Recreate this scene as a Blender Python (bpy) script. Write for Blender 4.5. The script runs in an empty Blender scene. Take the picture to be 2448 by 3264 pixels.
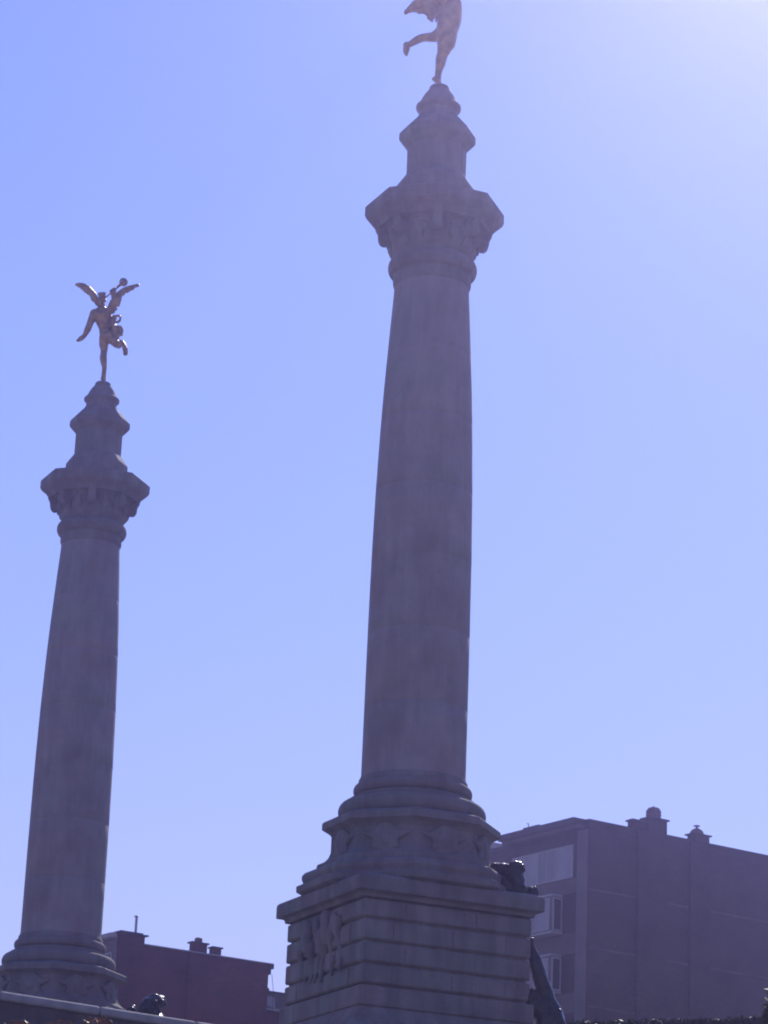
import bpy, bmesh, math, random
from mathutils import Vector, Matrix, noise

random.seed(7)
SC = bpy.context.scene
COL = SC.collection

# ------------------------------------------------------------------ camera
FPX, W0, H0 = 9180.0, 2448, 3264
PITCH, ROLL = math.radians(18.65), math.radians(2.42)
cF = Vector((0, math.cos(PITCH), math.sin(PITCH)))
_r0 = Vector((1, 0, 0))
_u0 = Vector((0, -math.sin(PITCH), math.cos(PITCH)))
cR = math.cos(ROLL) * _r0 + math.sin(ROLL) * _u0
cU = -math.sin(ROLL) * _r0 + math.cos(ROLL) * _u0
cam_d = bpy.data.cameras.new('camera')
cam_d.sensor_fit = 'VERTICAL'
cam_d.sensor_height = 36.0
cam_d.lens = FPX / H0 * 36.0
cam_d.clip_start = 0.5
cam_d.clip_end = 6000
cam = bpy.data.objects.new('camera', cam_d)
COL.objects.link(cam)
cam.matrix_world = Matrix(((cR.x, cU.x, -cF.x, 0), (cR.y, cU.y, -cF.y, 0), (cR.z, cU.z, -cF.z, 0), (0, 0, 0, 1)))
SC.camera = cam

def at(u, v, Y):
    """point on the plane y = Y seen at photo pixel (u, v)"""
    d = cF + (u - W0 / 2) / FPX * cR - (v - H0 / 2) / FPX * cU
    return d * (Y / d.y)

# ------------------------------------------------------------------ light
SUN_EL, SUN_AZ = math.radians(36.5), math.radians(12.5)
SKY_STRENGTH = 0.10
SKY_TINT = (0.50, 0.495, 1.05)
SUN_STRENGTH = 2.8
GLARE_HAZE_DENSITY, GLARE_HAZE_G, GLARE_HAZE_COLOR = 0.00105, 0.90, (0.56, 0.51, 1.0)
world = bpy.data.worlds.new('World')
SC.world = world
world.use_nodes = True
wn = world.node_tree
wn.nodes.clear()
sky = wn.nodes.new('ShaderNodeTexSky')
sky.sky_type = 'NISHITA'
sky.sun_disc = False
sky.sun_elevation = SUN_EL
sky.sun_rotation = SUN_AZ
sky.air_density = 2.0
sky.dust_density = 0.05
sky.ozone_density = 2.0
mul = wn.nodes.new('ShaderNodeMix')
mul.data_type = 'RGBA'
mul.blend_type = 'MULTIPLY'
mul.inputs[0].default_value = 1.0
mul.inputs[7].default_value = (*SKY_TINT, 1)
bg = wn.nodes.new('ShaderNodeBackground')
bg.inputs['Strength'].default_value = SKY_STRENGTH
wo = wn.nodes.new('ShaderNodeOutputWorld')
wn.links.new(sky.outputs[0], mul.inputs[6])
wn.links.new(mul.outputs[2], bg.inputs['Color'])
wn.links.new(bg.outputs[0], wo.inputs['Surface'])

sun_d = bpy.data.lights.new('sun', 'SUN')
sun_d.energy = SUN_STRENGTH
sun_d.angle = math.radians(0.53)
sun_d.color = (1.0, 0.93, 0.86)
sun = bpy.data.objects.new('sun', sun_d)
COL.objects.link(sun)
sdir = Vector((math.sin(SUN_AZ) * math.cos(SUN_EL), math.cos(SUN_AZ) * math.cos(SUN_EL), math.sin(SUN_EL)))
sun.rotation_euler = sdir.to_track_quat('Z', 'Y').to_euler()
sun.location = sdir * 100

SC.view_settings.view_transform = 'Standard'
SC.view_settings.look = 'None'
SC.view_settings.exposure = 0.45
SC.view_settings.gamma = 1.0
SC.cycles.pixel_filter_type = 'BLACKMAN_HARRIS'
SC.cycles.filter_width = 2.0
SC.cycles.max_bounces = 6
SC.cycles.use_denoising = True

# ------------------------------------------------------------------ helpers
def tag(o, label=None, cat=None, group=None, kind=None):
    if label: o['label'] = label
    if cat: o['category'] = cat
    if group: o['group'] = group
    if kind: o['kind'] = kind
    return o

def empty(name, loc, rz=0.0):
    o = bpy.data.objects.new(name, None)
    o.empty_display_size = 0.3
    COL.objects.link(o)
    o.location = loc
    o.rotation_euler = (0, 0, rz)
    return o

def finish(name, bm, mat, parent=None, smooth=None, recalc=True):
    if recalc:
        bmesh.ops.recalc_face_normals(bm, faces=bm.faces[:])
    me = bpy.data.meshes.new(name)
    bm.to_mesh(me)
    bm.free()
    for m in (mat if isinstance(mat, (list, tuple)) else [mat]):
        me.materials.append(m)
    if smooth is not None:
        me.shade_smooth()
        me.set_sharp_from_angle(angle=math.radians(smooth))
    o = bpy.data.objects.new(name, me)
    COL.objects.link(o)
    if parent: o.parent = parent
    return o

def bevel(o, w, seg=2):
    m = o.modifiers.new('bevel', 'BEVEL')
    m.width = w
    m.segments = seg
    m.limit_method = 'ANGLE'
    m.angle_limit = math.radians(28)
    m.harden_normals = False
    return o

def copy_tree(o, parent=None):
    c = o.copy()
    COL.objects.link(c)
    c.parent = parent
    for ch in list(o.children):
        copy_tree(ch, c)
    return c

def stack(bm, rings, n, rot=0.0, cap=True, center=(0, 0)):
    """rings of n vertices: [(radius, z), ...] joined into one closed solid"""
    prev = None
    first = last = None
    for r, z in rings:
        ring = [bm.verts.new((center[0] + r * math.cos(rot + 2 * math.pi * i / n),
                              center[1] + r * math.sin(rot + 2 * math.pi * i / n), z)) for i in range(n)]
        if prev:
            for i in range(n):
                bm.faces.new((prev[i], prev[(i + 1) % n], ring[(i + 1) % n], ring[i]))
        else:
            first = ring
        prev = ring
    last = prev
    if cap:
        bm.faces.new(first[::-1])
        bm.faces.new(last)

def box(bm, x0, x1, y0, y1, z0, z1, M=None):
    vs = [Vector((x, y, z)) for z in (z0, z1) for x, y in ((x0, y0), (x1, y0), (x1, y1), (x0, y1))]
    if M: vs = [M @ v for v in vs]
    v = [bm.verts.new(p) for p in vs]
    for f in ((3, 2, 1, 0), (4, 5, 6, 7), (0, 1, 5, 4), (1, 2, 6, 5), (2, 3, 7, 6), (3, 0, 4, 7)):
        bm.faces.new([v[i] for i in f])

def prism(bm, pts, y0, y1, M=None):
    """outline pts (x, z) given depth along y"""
    a = [Vector((x, y0, z)) for x, z in pts]
    b = [Vector((x, y1, z)) for x, z in pts]
    if M:
        a = [M @ p for p in a]; b = [M @ p for p in b]
    a = [bm.verts.new(p) for p in a]; b = [bm.verts.new(p) for p in b]
    n = len(pts)
    bm.faces.new(a); bm.faces.new(b[::-1])
    for i in range(n):
        bm.faces.new((a[i], b[i], b[(i + 1) % n], a[(i + 1) % n]))

def ball(bm, c, r, sc=(1, 1, 1), rot=None, sub=2):
    M = Matrix.Translation(Vector(c))
    if rot is not None: M = M @ rot.to_4x4()
    M = M @ Matrix.Diagonal((r * sc[0], r * sc[1], r * sc[2], 1))
    bmesh.ops.create_icosphere(bm, subdivisions=sub, radius=1.0, matrix=M)

def limb(bm, pts, seg=12):
    """chain of tapered rounded segments through [(point, radius), ...]"""
    for p, r in pts:
        ball(bm, p, r)
    for (p, r), (q, s) in zip(pts, pts[1:]):
        p, q = Vector(p), Vector(q)
        d = q - p
        if d.length < 1e-5: continue
        M = Matrix.Translation((p + q) / 2) @ d.to_track_quat('Z', 'Y').to_matrix().to_4x4()
        bmesh.ops.create_cone(bm, cap_ends=True, segments=seg, radius1=r * 0.995, radius2=s * 0.995, depth=d.length, matrix=M)

def fuse(name, bm, voxel, mat, parent=None, iters=4, wob=0.0, wscale=6.0):
    """weld overlapping solids into one continuous skin"""
    me = bpy.data.meshes.new('tmp')
    bm.to_mesh(me); bm.free()
    t = bpy.data.objects.new('tmp', me)
    COL.objects.link(t)
    m = t.modifiers.new('r', 'REMESH'); m.mode = 'VOXEL'; m.voxel_size = voxel; m.use_smooth_shade = True
    if iters:
        s = t.modifiers.new('s', 'SMOOTH'); s.iterations = iters; s.factor = 0.5
    dg = bpy.context.evaluated_depsgraph_get()
    dg.update()
    out = bpy.data.meshes.new_from_object(t.evaluated_get(dg))
    bpy.data.objects.remove(t)
    bpy.data.meshes.remove(me)
    out.name = name
    if wob:
        for v in out.vertices:
            v.co += v.normal * (noise.noise(v.co * wscale) * wob)
    out.materials.clear(); out.materials.append(mat)
    for p in out.polygons: p.use_smooth = True
    o = bpy.data.objects.new(name, out)
    COL.objects.link(o)
    if parent: o.parent = parent
    return o

def tube(bm, pts, r, seg=8):
    limb(bm, [(p, r) for p in pts], seg)

# ------------------------------------------------------------------ materials
def new_mat(name):
    m = bpy.data.materials.new(name)
    m.use_nodes = True
    nt = m.node_tree
    nt.nodes.clear()
    out = nt.nodes.new('ShaderNodeOutputMaterial')
    b = nt.nodes.new('ShaderNodeBsdfPrincipled')
    nt.links.new(b.outputs[0], out.inputs['Surface'])
    return m, nt, b

def N(nt, t, **kw):
    n = nt.nodes.new(t)
    for k, v in kw.items():
        if k in n.inputs: n.inputs[k].default_value = v
        else: setattr(n, k, v)
    return n

def coords(nt, scale=(1, 1, 1)):
    tc = N(nt, 'ShaderNodeTexCoord')
    mp = N(nt, 'ShaderNodeMapping')
    mp.inputs['Scale'].default_value = scale
    nt.links.new(tc.outputs['Object'], mp.inputs['Vector'])
    return mp.outputs[0]

def ramp(nt, fac, stops):
    r = N(nt, 'ShaderNodeValToRGB')
    e = r.color_ramp.elements
    while len(e) < len(stops): e.new(0.5)
    for el, (p, c) in zip(e, stops):
        el.position = p; el.color = (*c, 1)
    nt.links.new(fac, r.inputs['Fac'])
    return r.outputs['Color']

def mixc(nt, a, b, fac, mode='MIX'):
    m = N(nt, 'ShaderNodeMix', data_type='RGBA', blend_type=mode)
    for s, v in ((0, fac), (6, a), (7, b)):
        if isinstance(v, (float, int)): m.inputs[s].default_value = v
        elif isinstance(v, tuple): m.inputs[s].default_value = (*v, 1)
        else: nt.links.new(v, m.inputs[s])
    return m.outputs[2]

def stone_mat(name, lo, hi, streak=0.5, rough=0.85, bump=0.35):
    m, nt, b = new_mat(name)
    v = coords(nt)
    n1 = N(nt, 'ShaderNodeTexNoise', Scale=1.1, Detail=8.0, Roughness=0.62)
    nt.links.new(v, n1.inputs['Vector'])
    c = ramp(nt, n1.outputs['Fac'], [(0.3, lo), (0.7, hi)])
    vs = coords(nt, (1.5, 1.5, 0.28))
    n2 = N(nt, 'ShaderNodeTexNoise', Scale=1.6, Detail=6.0, Roughness=0.6)
    nt.links.new(vs, n2.inputs['Vector'])
    st = ramp(nt, n2.outputs['Fac'], [(0.42, (0.45, 0.43, 0.42)), (0.6, (1, 1, 1))])
    c = mixc(nt, c, st, streak, 'MULTIPLY')
    # faint rusty and greenish weather patches
    n4 = N(nt, 'ShaderNodeTexNoise', Scale=0.75, Detail=4.0)
    nt.links.new(v, n4.inputs['Vector'])
    w = ramp(nt, n4.outputs['Color'], [(0.35, (0.86, 1.0, 0.92)), (0.5, (1, 1, 1)), (0.66, (1.0, 0.86, 0.82))])
    c = mixc(nt, c, w, 0.8, 'MULTIPLY')
    nt.links.new(c, b.inputs['Base Color'])
    b.inputs['Roughness'].default_value = rough
    b.inputs['Specular IOR Level'].default_value = 0.25
    n3 = N(nt, 'ShaderNodeTexNoise', Scale=14.0, Detail=6.0)
    nt.links.new(v, n3.inputs['Vector'])
    bp = N(nt, 'ShaderNodeBump', Strength=bump, Distance=0.03)
    nt.links.new(n3.outputs['Fac'], bp.inputs['Height'])
    nt.links.new(bp.outputs[0], b.inputs['Normal'])
    return m

def drum_tone(m):
    nt = m.node_tree
    b = [n for n in nt.nodes if n.type == 'BSDF_PRINCIPLED'][0]
    src = b.inputs['Base Color'].links[0].from_socket
    tc = N(nt, 'ShaderNodeTexCoord')
    sp = N(nt, 'ShaderNodeSeparateXYZ')
    nt.links.new(tc.outputs['Object'], sp.inputs[0])
    # the drums are about 1.64 m tall, the lowest joint lies at local height 9.99
    off = N(nt, 'ShaderNodeMath', operation='SUBTRACT'); off.inputs[1].default_value = 9.99 - 1.64 * 6
    dv = N(nt, 'ShaderNodeMath', operation='DIVIDE'); dv.inputs[1].default_value = 1.64
    fl = N(nt, 'ShaderNodeMath', operation='FLOOR')
    nt.links.new(sp.outputs[2], off.inputs[0]); nt.links.new(off.outputs[0], dv.inputs[0]); nt.links.new(dv.outputs[0], fl.inputs[0])
    wn_ = N(nt, 'ShaderNodeTexWhiteNoise', noise_dimensions='1D')
    nt.links.new(fl.outputs[0], wn_.inputs['W'])
    c = ramp(nt, wn_.outputs['Value'], [(0.0, (0.86, 0.90, 0.90)), (0.5, (1.0, 0.97, 1.0)), (1.0, (1.10, 1.03, 1.0))])
    nt.links.new(mixc(nt, src, c, 1.0, 'MULTIPLY'), b.inputs['Base Color'])

def metal_mat(name, lo, hi, rough=0.35, metallic=0.85, scale=5.0, bump=0.25):
    m, nt, b = new_mat(name)
    v = coords(nt)
    n1 = N(nt, 'ShaderNodeTexNoise', Scale=scale, Detail=6.0)
    nt.links.new(v, n1.inputs['Vector'])
    c = ramp(nt, n1.outputs['Fac'], [(0.35, lo), (0.68, hi)])
    nt.links.new(c, b.inputs['Base Color'])
    b.inputs['Metallic'].default_value = metallic
    rr = N(nt, 'ShaderNodeMapRange')
    rr.inputs['To Min'].default_value = rough - 0.1
    rr.inputs['To Max'].default_value = rough + 0.15
    nt.links.new(n1.outputs['Fac'], rr.inputs['Value'])
    nt.links.new(rr.outputs[0], b.inputs['Roughness'])
    n3 = N(nt, 'ShaderNodeTexNoise', Scale=18.0, Detail=3.0)
    nt.links.new(v, n3.inputs['Vector'])
    bp = N(nt, 'ShaderNodeBump', Strength=bump, Distance=0.03)
    nt.links.new(n3.outputs['Fac'], bp.inputs['Height'])
    nt.links.new(bp.outputs[0], b.inputs['Normal'])
    return m

def brick_mat(name, a, c2, mortar, bw=0.22, bh=0.075):
    """brickwork laid in the wall's own local x / z"""
    m, nt, b = new_mat(name)
    tc = N(nt, 'ShaderNodeTexCoord')
    sp = N(nt, 'ShaderNodeSeparateXYZ')
    nt.links.new(tc.outputs['Object'], sp.inputs[0])
    ad = N(nt, 'ShaderNodeMath', operation='ADD')
    nt.links.new(sp.outputs[0], ad.inputs[0]); nt.links.new(sp.outputs[1], ad.inputs[1])
    cb = N(nt, 'ShaderNodeCombineXYZ')
    nt.links.new(ad.outputs[0], cb.inputs[0]); nt.links.new(sp.outputs[2], cb.inputs[1])
    br = N(nt, 'ShaderNodeTexBrick')
    br.inputs['Scale'].default_value = 1.0
    br.inputs['Brick Width'].default_value = bw
    br.inputs['Row Height'].default_value = bh
    br.inputs['Mortar Size'].default_value = 0.008
    br.inputs['Color1'].default_value = (*a, 1)
    br.inputs['Color2'].default_value = (*c2, 1)
    br.inputs['Mortar'].default_value = (*mortar, 1)
    nt.links.new(cb.outputs[0], br.inputs['Vector'])
    n1 = N(nt, 'ShaderNodeTexNoise', Scale=0.5, Detail=7.0, Roughness=0.65)
    nt.links.new(tc.outputs['Object'], n1.inputs['Vector'])
    st = ramp(nt, n1.outputs['Fac'], [(0.3, (0.6, 0.6, 0.64)), (0.5, (1.0, 1.0, 1.0)), (0.72, (1.35, 1.22, 1.15))])
    c = mixc(nt, br.outputs['Color'], st, 1.0, 'MULTIPLY')
    nt.links.new(c, b.inputs['Base Color'])
    b.inputs['Roughness'].default_value = 0.9
    b.inputs['Specular IOR Level'].default_value = 0.2
    bp = N(nt, 'ShaderNodeBump', Strength=0.4, Distance=0.01)
    bp.invert = True
    nt.links.new(br.outputs['Fac'], bp.inputs['Height'])
    nt.links.new(bp.outputs[0], b.inputs['Normal'])
    return m

def plain_mat(name, lo, hi, scale=2.0, rough=0.8, spec=0.3, metallic=0.0, bump=0.1):
    m, nt, b = new_mat(name)
    v = coords(nt)
    n1 = N(nt, 'ShaderNodeTexNoise', Scale=scale, Detail=6.0)
    nt.links.new(v, n1.inputs['Vector'])
    nt.links.new(ramp(nt, n1.outputs['Fac'], [(0.3, lo), (0.7, hi)]), b.inputs['Base Color'])
    b.inputs['Roughness'].default_value = rough
    b.inputs['Specular IOR Level'].default_value = spec
    b.inputs['Metallic'].default_value = metallic
    bp = N(nt, 'ShaderNodeBump', Strength=bump, Distance=0.02)
    nt.links.new(n1.outputs['Fac'], bp.inputs['Height'])
    nt.links.new(bp.outputs[0], b.inputs['Normal'])
    return m

def leaf_mat(name, lo, hi):
    m, nt, b = new_mat(name)
    v = coords(nt)
    n1 = N(nt, 'ShaderNodeTexNoise', Scale=4.0, Detail=4.0)
    nt.links.new(v, n1.inputs['Vector'])
    c = ramp(nt, n1.outputs['Fac'], [(0.35, lo), (0.65, hi)])
    nt.links.new(c, b.inputs['Base Color'])
    b.inputs['Roughness'].default_value = 0.5
    tr = N(nt, 'ShaderNodeBsdfTranslucent')
    nt.links.new(c, tr.inputs['Color'])
    ms = N(nt, 'ShaderNodeMixShader')
    ms.inputs[0].default_value = 0.3
    out = [n for n in nt.nodes if n.type == 'OUTPUT_MATERIAL'][0]
    nt.links.new(b.outputs[0], ms.inputs[1]); nt.links.new(tr.outputs[0], ms.inputs[2])
    nt.links.new(ms.outputs[0], out.inputs['Surface'])
    return m

M_STONE = stone_mat('weathered limestone', (0.150, 0.138, 0.133), (0.235, 0.217, 0.207), 0.4)
M_SHAFT = stone_mat('shaft limestone', (0.220, 0.202, 0.197), (0.305, 0.280, 0.270), 0.3)
drum_tone(M_SHAFT)
M_RUST = stone_mat('rusticated limestone', (0.168, 0.153, 0.146), (0.262, 0.240, 0.227), 0.45, bump=0.6)
M_DARKSTONE = stone_mat('dark wet stone', (0.10, 0.094, 0.09), (0.17, 0.155, 0.145), 0.35)  # darker in tone than the limestones
M_BRONZE = metal_mat('dark bronze', (0.014, 0.017, 0.016), (0.030, 0.037, 0.033), 0.30, 0.2, bump=0.8)
for _n in M_BRONZE.node_tree.nodes:
    if _n.type == 'BSDF_PRINCIPLED':
        _n.inputs['Coat Weight'].default_value = 0.22
        _n.inputs['Specular IOR Level'].default_value = 0.2
        _n.inputs['Coat Roughness'].default_value = 0.12
M_GILT = metal_mat('tarnished gilt bronze', (0.22, 0.135, 0.06), (0.44, 0.275, 0.11), 0.38, 0.72)
M_BRICK = brick_mat('brown brick', (0.072, 0.050, 0.046), (0.052, 0.040, 0.038), (0.075, 0.07, 0.066))
M_REDBRICK = brick_mat('red brick', (0.15, 0.048, 0.038), (0.11, 0.038, 0.032), (0.10, 0.07, 0.065))
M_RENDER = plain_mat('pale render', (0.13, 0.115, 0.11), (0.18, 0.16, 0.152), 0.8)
M_RENDERBLUE = plain_mat('darker render', (0.10, 0.085, 0.08), (0.14, 0.12, 0.115), 0.8)  # a darker tone of the pale render
M_STRING = plain_mat('worn string course', (0.06, 0.052, 0.048), (0.135, 0.118, 0.11), 0.45)
M_FASCIA = plain_mat('brown fascia', (0.06, 0.05, 0.047), (0.09, 0.076, 0.07), 1.5)
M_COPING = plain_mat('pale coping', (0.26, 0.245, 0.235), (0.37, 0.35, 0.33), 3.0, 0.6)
M_ZINC = plain_mat('zinc', (0.28, 0.29, 0.30), (0.40, 0.40, 0.41), 4.0, 0.45, 0.5, 0.3)
M_TAR = plain_mat('dark roofing', (0.05, 0.048, 0.05), (0.09, 0.085, 0.085), 2.0)
M_TERRA = plain_mat('terracotta', (0.12, 0.085, 0.07), (0.18, 0.12, 0.10), 4.0)
M_WHITE = plain_mat('white window frame', (0.33, 0.325, 0.32), (0.42, 0.41, 0.40), 1.0, 0.5)
M_SHUTTER = plain_mat('pale shutter', (0.27, 0.27, 0.29), (0.35, 0.35, 0.365), 1.2, 0.45)
M_SHUTTER_SHADE = plain_mat('shutter in painted shade', (0.19, 0.19, 0.205), (0.26, 0.26, 0.275), 1.2, 0.4)  # shade differences between panes, put into the colour
M_GLASS = plain_mat('dark window glass', (0.03, 0.03, 0.035), (0.045, 0.045, 0.05), 0.6, 0.12, 0.5, bump=0.0)
M_ROOFTILE = plain_mat('red roof tile', (0.22, 0.10, 0.08), (0.28, 0.13, 0.10), 6.0)
M_PAVE = plain_mat('paving', (0.24, 0.23, 0.22), (0.33, 0.32, 0.30), 0.8)
M_ROAD = plain_mat('asphalt', (0.045, 0.045, 0.048), (0.065, 0.064, 0.064), 1.5)
M_GROUND = plain_mat('quay paving', (0.20, 0.19, 0.18), (0.30, 0.28, 0.26), 0.25)
M_LEAF = leaf_mat('green leaves', (0.035, 0.06, 0.02), (0.09, 0.11, 0.03))
M_LEAFRED = leaf_mat('reddish leaves', (0.09, 0.04, 0.022), (0.17, 0.08, 0.035))
M_LEAFDARK = leaf_mat('dark hedge leaves', (0.018, 0.024, 0.016), (0.035, 0.042, 0.025))
M_BARK = plain_mat('bark', (0.07, 0.055, 0.045), (0.12, 0.095, 0.08), 8.0, bump=0.6)

# ------------------------------------------------------------------ ground
DECK = 5.76
X0, Y0 = 0.8657, 60.0                 # near column
X1, Y1 = -8.440, 79.40                # far column
bm = bmesh.new()
box(bm, -1500, 1500, -600, 2400, -2.6, -1.6)
tag(finish('ground', bm, M_GROUND), kind='structure')

# raised street level behind the parapet (front edge follows the parapet)
PA = Vector((-6.04287, 48.0)); PD = Vector((math.sin(math.radians(51.77)), math.cos(math.radians(51.77))))
PN = Vector((-PD.y, PD.x))            # away from the camera
def pw(s, t, z):
    q = PA + PD * s + PN * t
    return Vector((q.x, q.y, z))
bm = bmesh.new()
vs = []
for z in (-1.597, DECK):
    vs.append([bm.verts.new(pw(s, t, z)) for s, t in ((-60, 0.0), (120, 0.0), (500, 700), (-500, 700))])
bm.faces.new(vs[1])
for i in range(4):
    bm.faces.new((vs[0][i], vs[0][(i + 1) % 4], vs[1][(i + 1) % 4], vs[1][i]))
tag(finish('embankment', bm, M_PAVE), kind='structure')
bm = bmesh.new()
rd = [Vector((-4.0, 70.5)), ]
ux, wx = Vector((math.sin(math.radians(65)), math.cos(math.radians(65)))), Vector((-math.cos(math.radians(65)), math.sin(math.radians(65))))
mid = Vector(((X0 + X1) / 2, (Y0 + Y1) / 2))
quad = [mid + ux * a + wx * b for a, b in ((-7.5, -6), (90, -6), (90, 6), (-7.5, 6))]
bm.faces.new([bm.verts.new((q.x, q.y, DECK + 0.006)) for q in quad])
tag(finish('road', bm, M_ROAD), kind='structure')

# ------------------------------------------------------------------ monument columns
BASE = DECK
def L(z): return z - 6.0 + 0.24       # heights below are for the near column standing at 6.0
T = math.radians(25)
O8 = math.radians(22.5)
O4 = math.radians(45)
R2 = math.sqrt(2)

def build_monument():
    root = empty('monument_column', (0, 0, 0), T)
    # --- flared foot of the pedestal
    bm = bmesh.new()
    a = lambda v: v * R2
    stack(bm, [(a(2.75), L(5.7)), (a(2.75), L(7.0)), (a(2.62), L(7.08)), (a(2.58), L(7.9)), (a(2.52), L(8.15)), (a(2.40), L(8.4)), (a(2.26), L(8.6)), (a(2.14), L(8.76)),
               (a(2.06), L(8.90)), (a(2.02), L(8.99)), (a(1.95), L(9.0)), (a(1.95), L(9.03)), (a(1.985), L(9.04)), (a(1.98), L(9.41)), (a(1.955), L(9.43))], 4, O4)
    bevel(finish('pedestal_foot', bm, M_RUST, root), 0.02)
    # --- rusticated die: courses with sunk joints
    bm = bmesh.new()
    c = 1.91; g = 1.845
    lev = [9.46, 9.892, 10.342, 10.80, 11.22]
    rings = []
    for z0, z1 in zip(lev, lev[1:]):
        rings += [(a(g), L(z0 - 0.022)), (a(g), L(z0 + 0.022)), (a(c - 0.02), L(z0 + 0.026)), (a(c), L(z0 + 0.05)), (a(c), L(z1 - 0.05)), (a(c - 0.02), L(z1 - 0.026))]
    rings += [(a(g), L(11.19)), (a(g), L(11.23))]
    stack(bm, rings, 4, O4)
    die = bevel(finish('pedestal_die', bm, M_RUST, root), 0.012, 2)
    # upright joints and raised blocks on the two visible faces, offset course by course
    bm = bmesh.new()
    for ci, (z0, z1) in enumerate(zip(lev, lev[1:])):
        offs = (-0.98, 0.62) if ci % 2 else (-1.25, 0.1, 1.32)
        edges = [-1.86] + list(offs) + [1.86]
        for e0, e1 in zip(edges, edges[1:]):
            lift = 0.012 + 0.016 * random.random()
            for k in range(4):
                Mk = Matrix.Rotation(k * math.pi / 2, 4, 'Z')
                box(bm, e0 + 0.012, e1 - 0.012, -1.91 - lift, -1.90, L(z0 + 0.055), L(z1 - 0.055), Mk)
    bevel(finish('ashlar_block', bm, M_RUST, die), 0.008, 1)['label'] = 'slightly raised ashlar facing of the pedestal'
    # --- carved reliefs on the faces between the corner quoins
    def relief(kind, face_m):
        bm = bmesh.new()
        rnd = random.Random(11 if kind == 'trophy' else 5)
        if kind == 'trophy':
            for x, w in ((-0.95, 0.12), (-0.6, 0.16), (-0.25, 0.13), (0.12, 0.17), (0.5, 0.13), (0.85, 0.12)):
                zt = 11.1 - 0.25 * abs(x)
                pts = []
                for i in range(6):
                    t = i / 5
                    pts.append((Vector((x + 0.12 * math.sin(5 * t + x * 4), -1.93 - 0.04 * math.sin(7 * t + x), L(zt - 1.35 * t * (1 - 0.25 * abs(x))))), w * (0.9 - 0.55 * t)))
                limb(bm, pts, 8)
            for i in range(10):
                ball(bm, (rnd.uniform(-0.9, 0.9), -1.93, L(rnd.uniform(10.0, 11.0))), rnd.uniform(0.09, 0.17), (1, 0.7, 1.1))
            ball(bm, (0.05, -1.94, L(10.62)), 0.3, (0.85, 0.45, 1.1))
        bmesh.ops.transform(bm, matrix=face_m, verts=bm.verts[:])
        return fuse('carved_relief', bm, 0.035, M_RUST, root, 3)
    relief('trophy', Matrix.Rotation(-math.pi / 2, 4, 'Z'))
    relief('trophy', Matrix.Rotation(math.pi / 2, 4, 'Z'))
    # --- cornice slab
    bm = bmesh.new()
    stack(bm, [(a(1.86), L(11.215)), (a(1.97), L(11.225)), (a(1.97), L(11.29)), (a(2.03), L(11.325)), (a(2.115), L(11.335)),
               (a(2.115), L(11.60)), (a(2.09), L(11.646)), (a(1.98), L(11.70)), (a(1.6), L(11.78))], 4, O4)
    bevel(finish('cornice', bm, M_STONE, root), 0.03, 2)
    # --- mouldings from the square slab up to the eight-sided drum
    bm = bmesh.new()
    stack(bm, [(2.25, L(11.66)), (2.38, L(11.70)), (2.385, L(11.835)), (2.30, L(11.85)), (2.24, L(11.90)), (2.265, L(11.95)), (2.28, L(12.0)), (2.275, L(12.06)),
               (2.22, L(12.12)), (2.10, L(12.165)), (2.0, L(12.18)), (1.985, L(12.2)), (1.965, L(12.315)), (1.90, L(12.33)), (1.82, L(12.38)), (1.74, L(12.46)), (1.70, L(12.56)), (1.69, L(12.62))], 8, O8)
    bevel(finish('base_moulding', bm, M_STONE, root), 0.02, 2)
    # --- eight-sided drum with a carved cartouche on every face
    bm = bmesh.new()
    stack(bm, [(1.69, L(12.60)), (1.69, L(12.93)), (1.705, L(12.935)), (1.74, L(12.985)), (1.85, L(13.045)), (1.90, L(13.06)), (1.90, L(13.20)), (1.86, L(13.235)), (1.60, L(13.32))], 8, O8)
    bevel(finish('plinth_drum', bm, M_STONE, root), 0.018, 2)
    for k in range(8):
        bm = bmesh.new()
        ap = 1.69 * math.cos(math.pi / 8)
        ball(bm, (0, -ap - 0.03, L(12.66)), 0.22, (0.8, 0.6, 1.05))
        limb(bm, [(Vector((0.23 * math.cos(t), -ap - 0.05, L(12.66) + 0.27 * math.sin(t))), 0.065) for t in [i * math.pi / 8 for i in range(17)]], 8)
        for s in (-1, 1):
            limb(bm, [(Vector((s * 0.2, -ap - 0.01, L(12.84))), 0.07), (Vector((s * 0.34, -ap - 0.02, L(12.72))), 0.08), (Vector((s * 0.5, -ap, L(12.78))), 0.05)], 8)
            ball(bm, (s * 0.24, -ap - 0.04, L(12.47)), 0.09)
        bmesh.ops.transform(bm, matrix=Matrix.Rotation(k * math.pi / 4, 4, 'Z'), verts=bm.verts[:])
        fuse('cartouche', bm, 0.03, M_STONE, root, 3)
    # --- column base: two tori
    bm = bmesh.new()
    rings = [(1.50, L(13.24)), (1.54, L(13.30))]
    for i in range(13):
        t = -math.pi / 2 + math.pi * i / 12 * 0.93
        rings.append((1.40 + 0.175 * math.cos(t), L(13.475) + 0.2 * math.sin(t)))
    rings += [(1.36, L(13.69)), (1.36, L(13.73)), (1.28, L(13.75)), (1.24, L(13.78)), (1.23, L(13.81))]
    for i in range(11):
        t = -math.pi / 2 + math.pi * i / 10
        rings.append((1.17 + 0.1 * math.cos(t), L(13.945) + 0.125 * math.sin(t)))
    rings += [(1.17, L(14.10)), (1.165, L(14.17)), (1.12, L(14.23))]
    stack(bm, rings, 64)
    finish('column_base', bm, M_STONE, root, smooth=35)
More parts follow.
